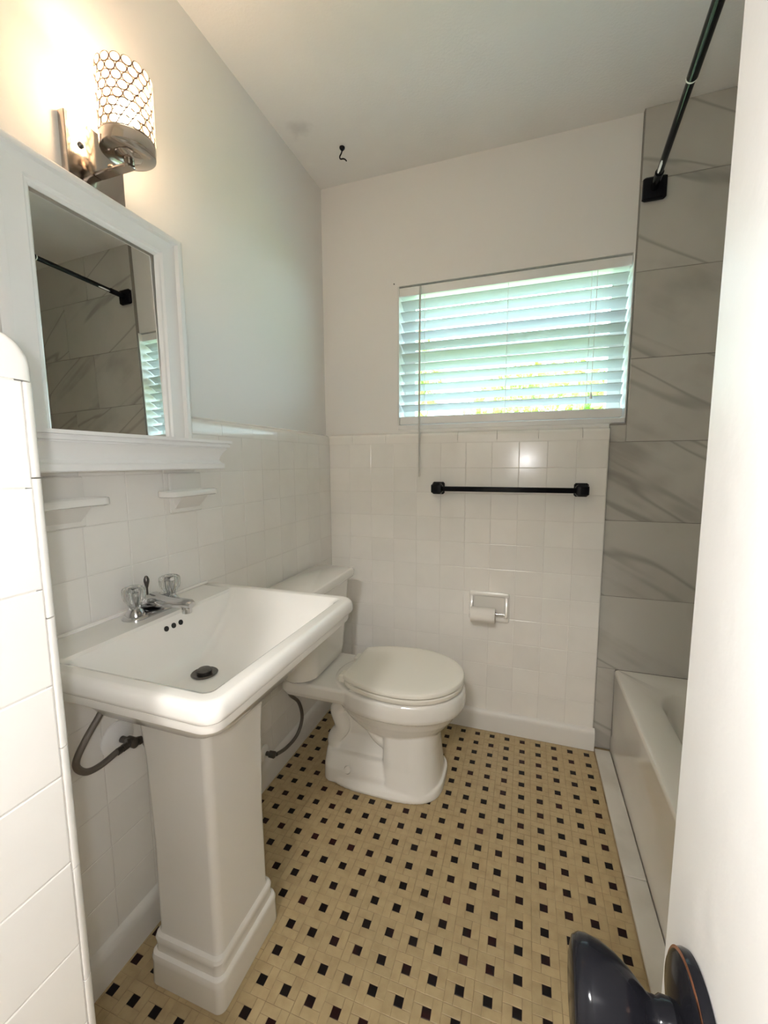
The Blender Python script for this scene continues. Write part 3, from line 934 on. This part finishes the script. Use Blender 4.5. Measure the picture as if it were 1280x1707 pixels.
# faucet: centreset base, spout, two acrylic handles, lift rod
FX, FYc = 0.092, -1.122
frings = [[(FX + (x - FX) , y, z) for x, y, z in rrect(FX - h, FX + h, FYc - w, FYc + w, h * 0.98, z, 8)] for z, h, w in
          ((szt, 0.0275, 0.079), (szt + 0.003, 0.0275, 0.079), (szt + 0.006, 0.0245, 0.076), (szt + 0.009, 0.016, 0.066))]
fau = B().loft(frings)
for s in (-1, 1):
    fau.lathe([(0.022, 0.004), (0.021, 0.012), (0.016, 0.020), (0.0125, 0.024), (0.0125, 0.030), (0.0, 0.030)], (FX, FYc + s * 0.0508, szt), 'z', 28)
faucet = fau.build('faucet', CHROME, sink, 40)
spr = []
for (x, z, hw, hz) in ((FX - 0.026, szt + 0.008, 0.022, 0.008), (FX - 0.022, szt + 0.020, 0.025, 0.018), (FX - 0.004, szt + 0.026, 0.026, 0.020), (FX + 0.020, szt + 0.027, 0.024, 0.017), (FX + 0.050, szt + 0.027, 0.020, 0.013),
                       (FX + 0.080, szt + 0.028, 0.0165, 0.011), (FX + 0.106, szt + 0.028, 0.0150, 0.0105), (FX + 0.116, szt + 0.026, 0.011, 0.007)):
    spr.append([(x + 0.25 * (hz * math.sin(2 * PI * i / 20)), FYc + hw * math.cos(2 * PI * i / 20), z + hz * math.sin(2 * PI * i / 20)) for i in range(20)])
sp = B().loft(spr)
sp.lathe([(0.0, -0.002), (0.0105, 0.0), (0.0110, 0.012), (0.009, 0.018), (0.0, 0.018)], (FX + 0.100, FYc, szt + 0.006), 'z', 20)
sp.build('spout', CHROME, faucet, 60)
for s in (-1, 1):
    hd = B().lathe([(0.0, 0.028), (0.0135, 0.028), (0.016, 0.036), (0.0220, 0.043), (0.0240, 0.051), (0.0246, 0.063), (0.0240, 0.069), (0.0218, 0.072), (0.013, 0.0745), (0.0, 0.0745)],
                   (FX, FYc + s * 0.0508, szt), 'z', 60, (10, 0.14, 0.035, 0.072)).build('handle', ACRYL, faucet, 50)
    hd['label'] = 'clear fluted acrylic handle'
    B().lathe([(0.0, 0.029), (0.006, 0.029), (0.006, 0.060), (0.0085, 0.062), (0.0085, 0.066), (0.0, 0.067)], (FX, FYc + s * 0.0508, szt), 'z', 16).build('handle_core', CHROME, hd, 40)
B().lathe([(0.0, 0.0), (0.0022, 0.0), (0.0022, 0.042), (0.004, 0.048), (0.0062, 0.058), (0.0062, 0.064), (0.0035, 0.071), (0.0, 0.073)], (FX - 0.018, FYc, szt + 0.012), 'z', 16).build('lift_rod', DARKMETAL, faucet, 50)

# water supply of the sink
sup = thing('sink_supply_line', 'braided water supply hose and shut-off valve under the sink', 'supply line', (TF, -1.195, 0.565))
ey, ez = -1.200, 0.562
B().lathe([(0.0, 0.0), (0.040, 0.0), (0.041, 0.004), (0.036, 0.010), (0.020, 0.015), (0.010, 0.016), (0.0, 0.016)], (TF + 0.0005, ey, ez), 'x', 36).build('wall_flange', WHITEPAINT, sup, 50)
vb = B().lathe([(0.0, 0.014), (0.0075, 0.014), (0.0075, 0.034), (0.0115, 0.036), (0.0115, 0.060), (0.008, 0.062), (0.0, 0.062)], (TF, ey, ez), 'x', 16)
vx = TF + 0.048
vb.lathe([(0.0, -0.014), (0.0095, -0.014), (0.0095, 0.020), (0.007, 0.022), (0.007, 0.030), (0.0, 0.030)], (vx, ey, ez), (0.35, 1.0, -0.35), 14)
vb.build('valve', DARKMETAL, sup, 40)
B().lathe([(0.0, 0.028), (0.012, 0.028), (0.0205, 0.032), (0.0205, 0.037), (0.012, 0.041), (0.0, 0.041)], (vx, ey, ez), (0.35, 1.0, -0.35), 24, (6, 0.22, 0.03, 0.038)).build('valve_handle', DARKMETAL, sup, 40)
B().lathe([(0.0, 0.0), (0.0085, 0.0), (0.0085, 0.012), (0.0070, 0.013), (0.0070, 0.016), (0.0080, 0.017), (0.0080, 0.026), (0.0, 0.027)], (vx, ey - 0.012, ez), (0.05, -1, 0.05), 10).build('hose_nut', DARKMETAL, sup, 30)
B().tube([(vx, ey - 0.034, ez + 0.002), (vx + 0.001, -1.278, 0.560), (0.088, -1.312, 0.572), (0.092, -1.331, 0.604), (0.094, -1.312, 0.640), (0.094, -1.272, 0.682), (0.092, -1.20, 0.76), (0.092, -1.175, 0.82)], 0.0068, 12).build('hose', STEEL, sup, 60)

# ------------------------------------------------------------------ toilet
TY = -0.412
toilet = thing('toilet', 'white two-piece toilet with closed cream lid beside the sink', 'toilet', (0.42, TY, 0.0))
bowl = B()
bowl.loft([egg(xb, xf, TY, hw, z, 56, 2.15, 0.5) for z, xb, xf, hw in
           ((0.195, 0.34, 0.640, 0.098), (0.215, 0.32, 0.662, 0.115), (0.245, 0.29, 0.688, 0.136), (0.275, 0.27, 0.710, 0.156), (0.298, 0.255, 0.722, 0.166), (0.313, 0.25, 0.728, 0.171),
            (0.3145, 0.247, 0.742, 0.183), (0.330, 0.245, 0.747, 0.187), (0.358, 0.245, 0.747, 0.187), (0.376, 0.245, 0.744, 0.185), (0.384, 0.25, 0.738, 0.179))])
# deck under the tank
bowl.loft([rrect(x0, 0.42, TY - h, TY + h, 0.035, z, 6) for z, x0, h in ((0.312, 0.075, 0.120), (0.322, 0.062, 0.140), (0.340, 0.056, 0.148), (0.372, 0.056, 0.148), (0.379, 0.062, 0.142))])
# front column
bowl.loft([egg(0.455, xf, TY, hw, z, 48, 2.6, 0.42, 5.0) for z, xf, hw in ((0.02, 0.672, 0.146), (0.05, 0.666, 0.138), (0.10, 0.660, 0.128), (0.16, 0.655, 0.121), (0.215, 0.654, 0.116), (0.25, 0.66, 0.11))])
# slim body behind it with the bulging trapway
bowl.loft([rrect(0.235, 0.52, TY - h, TY + h, 0.03, z, 6) for z, h in ((0.02, 0.105), (0.10, 0.086), (0.16, 0.058), (0.25, 0.050), (0.33, 0.075))])
bowl.loft([rrect(0.225, 0.50, TY - h, TY + h, 0.04, z, 6) for z, h in ((0.0, 0.140), (0.055, 0.136), (0.095, 0.118), (0.105, 0.108))])
for s in (-1, 1):
    bowl.tube([(0.52, TY + s * 0.068, 0.150), (0.44, TY + s * 0.070, 0.185), (0.385, TY + s * 0.070, 0.265), (0.325, TY + s * 0.068, 0.305), (0.268, TY + s * 0.066, 0.262), (0.285, TY + s * 0.066, 0.190), (0.252, TY + s * 0.064, 0.130), (0.262, TY + s * 0.06, 0.075)], 0.031, 16)
# foot plate
bowl.loft([egg(0.212, 0.678, TY, hw, z, 56, 3.2, 0.5) for z, hw in ((0.0, 0.157), (0.012, 0.159), (0.026, 0.152), (0.034, 0.138))])
bo = bowl.build('bowl', PORC, toilet, 60)
rm = bo.modifiers.new('blend', 'REMESH'); rm.mode = 'VOXEL'; rm.voxel_size = 0.0036; rm.use_smooth_shade = True
sm = bo.modifiers.new('soften', 'SMOOTH'); sm.factor = 0.5; sm.iterations = 3
for s in (-1, 1):
    B().lathe([(0.0, 0.022), (0.0, 0.0), (0.0145, 0.0), (0.0145, 0.006), (0.011, 0.014), (0.0, 0.017)][1:], (0.333, TY + s * 0.129, 0.060), (0, s * 0.9, 0.45), 20).build('bolt_cap', PORC, toilet, 40)
# seat ring and lid
def lid_out(z, i, n=28):
    xm, xb, xf, hw = 0.530, 0.312, 0.744, 0.187
    q = 0.76
    A = (xm - xb) / q
    half = []
    for k in range(n + 1):                       # from the front tip round to the flat back edge
        if k <= n // 2:
            t = PI / 2 * k / (n // 2)
            half.append((xm + (xf - xm - i) * math.cos(t), (hw - i) * math.sin(t)))
        else:
            u = q * (k - n // 2) / (n - n // 2)
            half.append((xm - (A * u) + (i if k == n else 0), (hw - i) * math.sqrt(1 - u * u)))
    out = [(x, TY + y, z) for x, y in half] + [(x, TY - y, z) for x, y in reversed(half[1:])]
    return out
B().loft([lid_out(0.3895, 0.020), lid_out(0.3900, 0.007), lid_out(0.3930, 0.005), lid_out(0.4040, 0.005), lid_out(0.4068, 0.008), lid_out(0.4073, 0.030)]).build('seat', SEAT, toilet, 35)
B().loft([lid_out(0.4124, 0.030), lid_out(0.4127, 0.005), lid_out(0.4140, 0.003), lid_out(0.4245, 0.0025), lid_out(0.4290, 0.005), lid_out(0.4312, 0.010), lid_out(0.4324, 0.025), lid_out(0.4332, 0.06)]).build('lid', SEAT, toilet, 35)
for x, y in ((0.36, -0.14), (0.36, 0.14), (0.62, -0.12), (0.62, 0.12)):
    B().box(x - 0.012, x + 0.012, TY + y - 0.008, TY + y + 0.008, 0.3835, 0.3905, 0.002).build('seat_bumper', SEAT, toilet, 30)
    B().box(x - 0.010, x + 0.010, TY + y - 0.007, TY + y + 0.007, 0.4068, 0.4130, 0.002).build('lid_bumper', SEAT, toilet, 30)
for s in (-1, 1):
    B().box(0.284, 0.314, TY + s * 0.075 - 0.022, TY + s * 0.075 + 0.022, 0.380, 0.413, 0.005).build('hinge', SEAT, toilet, 30)
# tank and tank lid
tk = B().loft([rrect(0.058 - d * 0.1, 0.208 + d, TY - 0.178 - d, TY + 0.178 + d, r, z, 10) for z, d, r in ((0.3835, -0.030, 0.05), (0.386, -0.014, 0.07), (0.396, -0.004, 0.075), (0.43, 0.0, 0.075), (0.50, 0.004, 0.072), (0.62, 0.009, 0.06), (0.715, 0.012, 0.045))])
tk.build('tank', PORC, toilet, 40)
B().loft([rrect(0.047 + i, 0.236 - i, TY - 0.206 + i, TY + 0.206 - i, 0.026, z, 6) for z, i in ((0.714, 0.010), (0.717, 0.004), (0.722, 0.001), (0.742, 0.0), (0.749, 0.003), (0.752, 0.010))]).build('tank_lid', PORC, toilet, 40)
B().lathe([(0.0, 0.0), (0.045, 0.0), (0.045, 0.0055), (0.0, 0.0055)], (0.12, TY, 0.379), 'z', 24).build('tank_gasket', HOLE, toilet, 40)
lv = B().lathe([(0.0, 0.0), (0.013, 0.0), (0.013, 0.006), (0.008, 0.010), (0.0, 0.010)], (0.2145, TY - 0.14, 0.665), 'x', 18)
lv.tube([(0.222, TY - 0.14, 0.665), (0.228, TY - 0.11, 0.662), (0.228, TY - 0.07, 0.656)], 0.005, 10)
lv.build('flush_lever', CHROME, toilet, 50)
tsup = thing('toilet_supply_line', 'curved grey water supply hose between wall and toilet tank', 'supply line', (TF, -0.63, 0.12))
B().lathe([(0.0, 0.0), (0.028, 0.0), (0.029, 0.004), (0.022, 0.009), (0.010, 0.012), (0.0, 0.012)], (TF + 0.0005, -0.645, 0.132), 'x', 30).build('wall_flange', WHITEPAINT, tsup, 50)
B().lathe([(0.0, 0.011), (0.008, 0.011), (0.0085, 0.022), (0.012, 0.024), (0.013, 0.044), (0.009, 0.048), (0.0, 0.048)], (TF, -0.645, 0.132), (1, 0.25, -0.15), 14).build('valve', DARKMETAL, tsup, 40)
B().tube([(0.078, -0.625, 0.121), (0.082, -0.56, 0.105), (0.086, -0.487, 0.112), (0.09, -0.452, 0.165), (0.09, -0.475, 0.245), (0.085, -0.530, 0.310), (0.09, -0.545, 0.365), (0.095, -0.546, 0.385)], 0.0068, 12).build('hose', STEEL, tsup, 60)

# ------------------------------------------------------------------ towel bar, paper holder, roll
bar = thing('towel_bar', 'black metal towel bar on the tiles under the window', 'towel bar', (0.853, -TF, 1.092))
for x in (0.5665, 1.1385):
    B().box(x - 0.027, x + 0.027, -TF - 0.018, -TF - 0.0005, 1.066, 1.120, 0.006).build('mount', BLACKM, bar, 30)
    B().box(x - 0.0245, x + 0.0245, -0.098, -TF - 0.016, 1.0695, 1.1155, 0.008).build('post', BLACKM, bar, 30)
B().box(0.59, 1.115, -0.089, -0.069, 1.0815, 1.1025, 0.003).build('bar', BLACKM, bar, 30)

hol = thing('paper_holder', 'white ceramic toilet paper holder recessed in the tiles', 'paper holder', (0.793, -TF, 0.505))
hx0, hx1, hz0, hz1 = 0.708, 0.880, 0.507, 0.642
fr = []
for d, i in ((0.0, 0.0), (0.006, 0.0015), (0.009, 0.006), (0.009, 0.016), (0.004, 0.022), (0.0, 0.024)):
    ring = rrect(hx0 + i, hx1 - i, hz0 + i, hz1 - i, max(0.010 - i * 0.2, 0.004), 0, 4)
    fr.append([(x, -TF - 0.0003 - d, y) for x, y, _ in ring])
B().loft(fr, False, False).build('frame', PORC, hol, 40)
B().box(hx0 + 0.02, hx1 - 0.02, -TF - 0.0020, -TF - 0.0005, hz0 + 0.02, hz1 - 0.02).build('back_plate', GROUT, hol)
for x in (hx0 + 0.006, hx1 - 0.018):
    B().loft([rrect(x - 0.001, x + 0.013, -TF - d, -TF - 0.002, 0.004, z, 4) for z, d in ((0.540, 0.030), (0.546, 0.042), (0.562, 0.044), (0.590, 0.026), (0.622, 0.014))]).build('arm', PORC, hol, 40)
RYC, RZC = -TF - 0.036, 0.556
B().lathe([(0.0, 0.0), (0.0045, 0.0), (0.0045, 0.150), (0.0, 0.150)], (hx0 + 0.0115, RYC, RZC), 'x', 14).build('spindle', CHROME, hol, 40)
roll = thing('paper_roll', 'white toilet paper roll on the ceramic holder', 'toilet roll', (0.768, RYC, RZC))
rr_ = B().lathe([(0.0195, 0.0), (0.0320, 0.0), (0.0325, 0.002), (0.0325, 0.100), (0.0320, 0.102), (0.0195, 0.102), (0.0195, 0.0)], (0.722, RYC - 0.012, RZC - 0.006), 'x', 40)
rr_.build('paper', PAPER, roll, 50)
B().lathe([(0.0193, 0.0), (0.0193, 0.102), (0.0175, 0.102), (0.0175, 0.0)], (0.722, RYC - 0.012, RZC - 0.006), 'x', 30).build('core', CARD, roll, 50)

# ------------------------------------------------------------------ shower rod, ceiling hook
rod = thing('shower_rod', 'black tension shower rod with square flange on the marble', 'shower rod', (1.3275, MY, 2.165))
B().box(1.2905, 1.3665, MY - 0.022, MY - 0.001, 2.128, 2.205, 0.006).build('flange', BLACKM, rod, 30)
def rodp(y): return (1.3275 + (y + 0.02) * 0.068, y, 2.166)
B().tube([rodp(-0.040), rodp(-0.52)], 0.0105, 16, smooth=False).build('inner_tube', BLACKM, rod, 50)
B().tube([rodp(-0.50), rodp(-1.546)], 0.0130, 16, smooth=False).build('outer_tube', BLACKM, rod, 50)
B().tube([rodp(-0.503), rodp(-0.4985)], 0.0135, 16, smooth=False).build('tube_collar', WHITEPAINT, rod, 50)
B().tube([rodp(-0.042), rodp(-0.125)], 0.0135, 16, smooth=False).build('end_sleeve', BLACKM, rod, 50)
# chipped white patch on the thin tube
pv = []
for y in (-0.135, -0.15, -0.185, -0.20):
    p = rodp(y); wdt = 0.35 if y in (-0.135, -0.20) else 0.75
    for k in range(5):
        a = math.radians(232) + (k / 4 - 0.5) * wdt
        pv.append((p[0] + 0.0108 * math.cos(a), y, p[2] + 0.0108 * math.sin(a)))
link_mesh('paint_chip', pv, [(r * 5 + k, r * 5 + k + 1, r * 5 + k + 6, r * 5 + k + 5) for r in range(3) for k in range(4)], WHITEPAINT, rod, 60)
e = rodp(-1.546)
B().box(e[0] - 0.038, e[0] + 0.038, AY + 0.0125, -1.530, 2.128, 2.205, 0.005).build('flange', BLACKM, rod, 30)

hk = B().lathe([(0.0, -0.0005), (0.011, -0.0005), (0.011, -0.005), (0.006, -0.011), (0.003, -0.014), (0.0, -0.014)], (0.200, -0.205, H), 'z', 18)
hk.tube([(0.200, -0.205, H - 0.012), (0.196, -0.205, H - 0.022), (0.190, -0.207, H - 0.034), (0.194, -0.209, H - 0.044), (0.206, -0.209, H - 0.046), (0.214, -0.208, H - 0.050), (0.219, -0.208, H - 0.056)], 0.0026, 8)
tag(hk.build('ceiling_hook', BLACKM, None, 50), 'small black swag hook in the ceiling', 'hook')

# ------------------------------------------------------------------ bathtub
tub = thing('bathtub', 'white alcove bathtub with smooth apron behind the open door', 'bathtub', (1.68, -0.79, 0.0))
tx0, tx1, ty0, ty1 = TUBX, RX - 0.013, AY + 0.013, MY - 0.0105 + 0.009
ty1 = MY - 0.001
tr = [rrect(tx0 + i, tx1, ty0, ty1, 0.004, z, 5) for z, i in ((0.001, 0.0), (0.055, 0.0), (0.070, 0.004), (0.20, 0.002), (0.335, 0.001), (0.346, 0.0005), (0.353, 0.004), (TUBZ - 0.0005, 0.012))]
def tubring(i0, i1, ye, z, r): return rrect(tx0 + i0, tx1 - i1, ty0 + ye, ty1 - ye, r, z, 5)
tr += [tubring(0.100, 0.055, 0.115, TUBZ - 0.001, 0.13), tubring(0.108, 0.062, 0.125, TUBZ - 0.006, 0.13), tubring(0.118, 0.070, 0.137, TUBZ - 0.03, 0.13), tubring(0.138, 0.085, 0.17, 0.20, 0.13),
       tubring(0.155, 0.10, 0.21, 0.09, 0.12), tubring(0.19, 0.14, 0.27, 0.055, 0.10), tubring(0.28, 0.25, 0.5, 0.048, 0.05)]
B().loft(tr).build('tub_shell', ENAMEL, tub, 38)
B().lathe([(0.0, 0.0), (0.036, 0.0), (0.038, 0.003), (0.030, 0.006), (0.0, 0.006)], (1.67, ty0 + 0.165, 0.22), (0, 1, 0.2), 28).build('overflow_plate', CHROME, tub, 40)
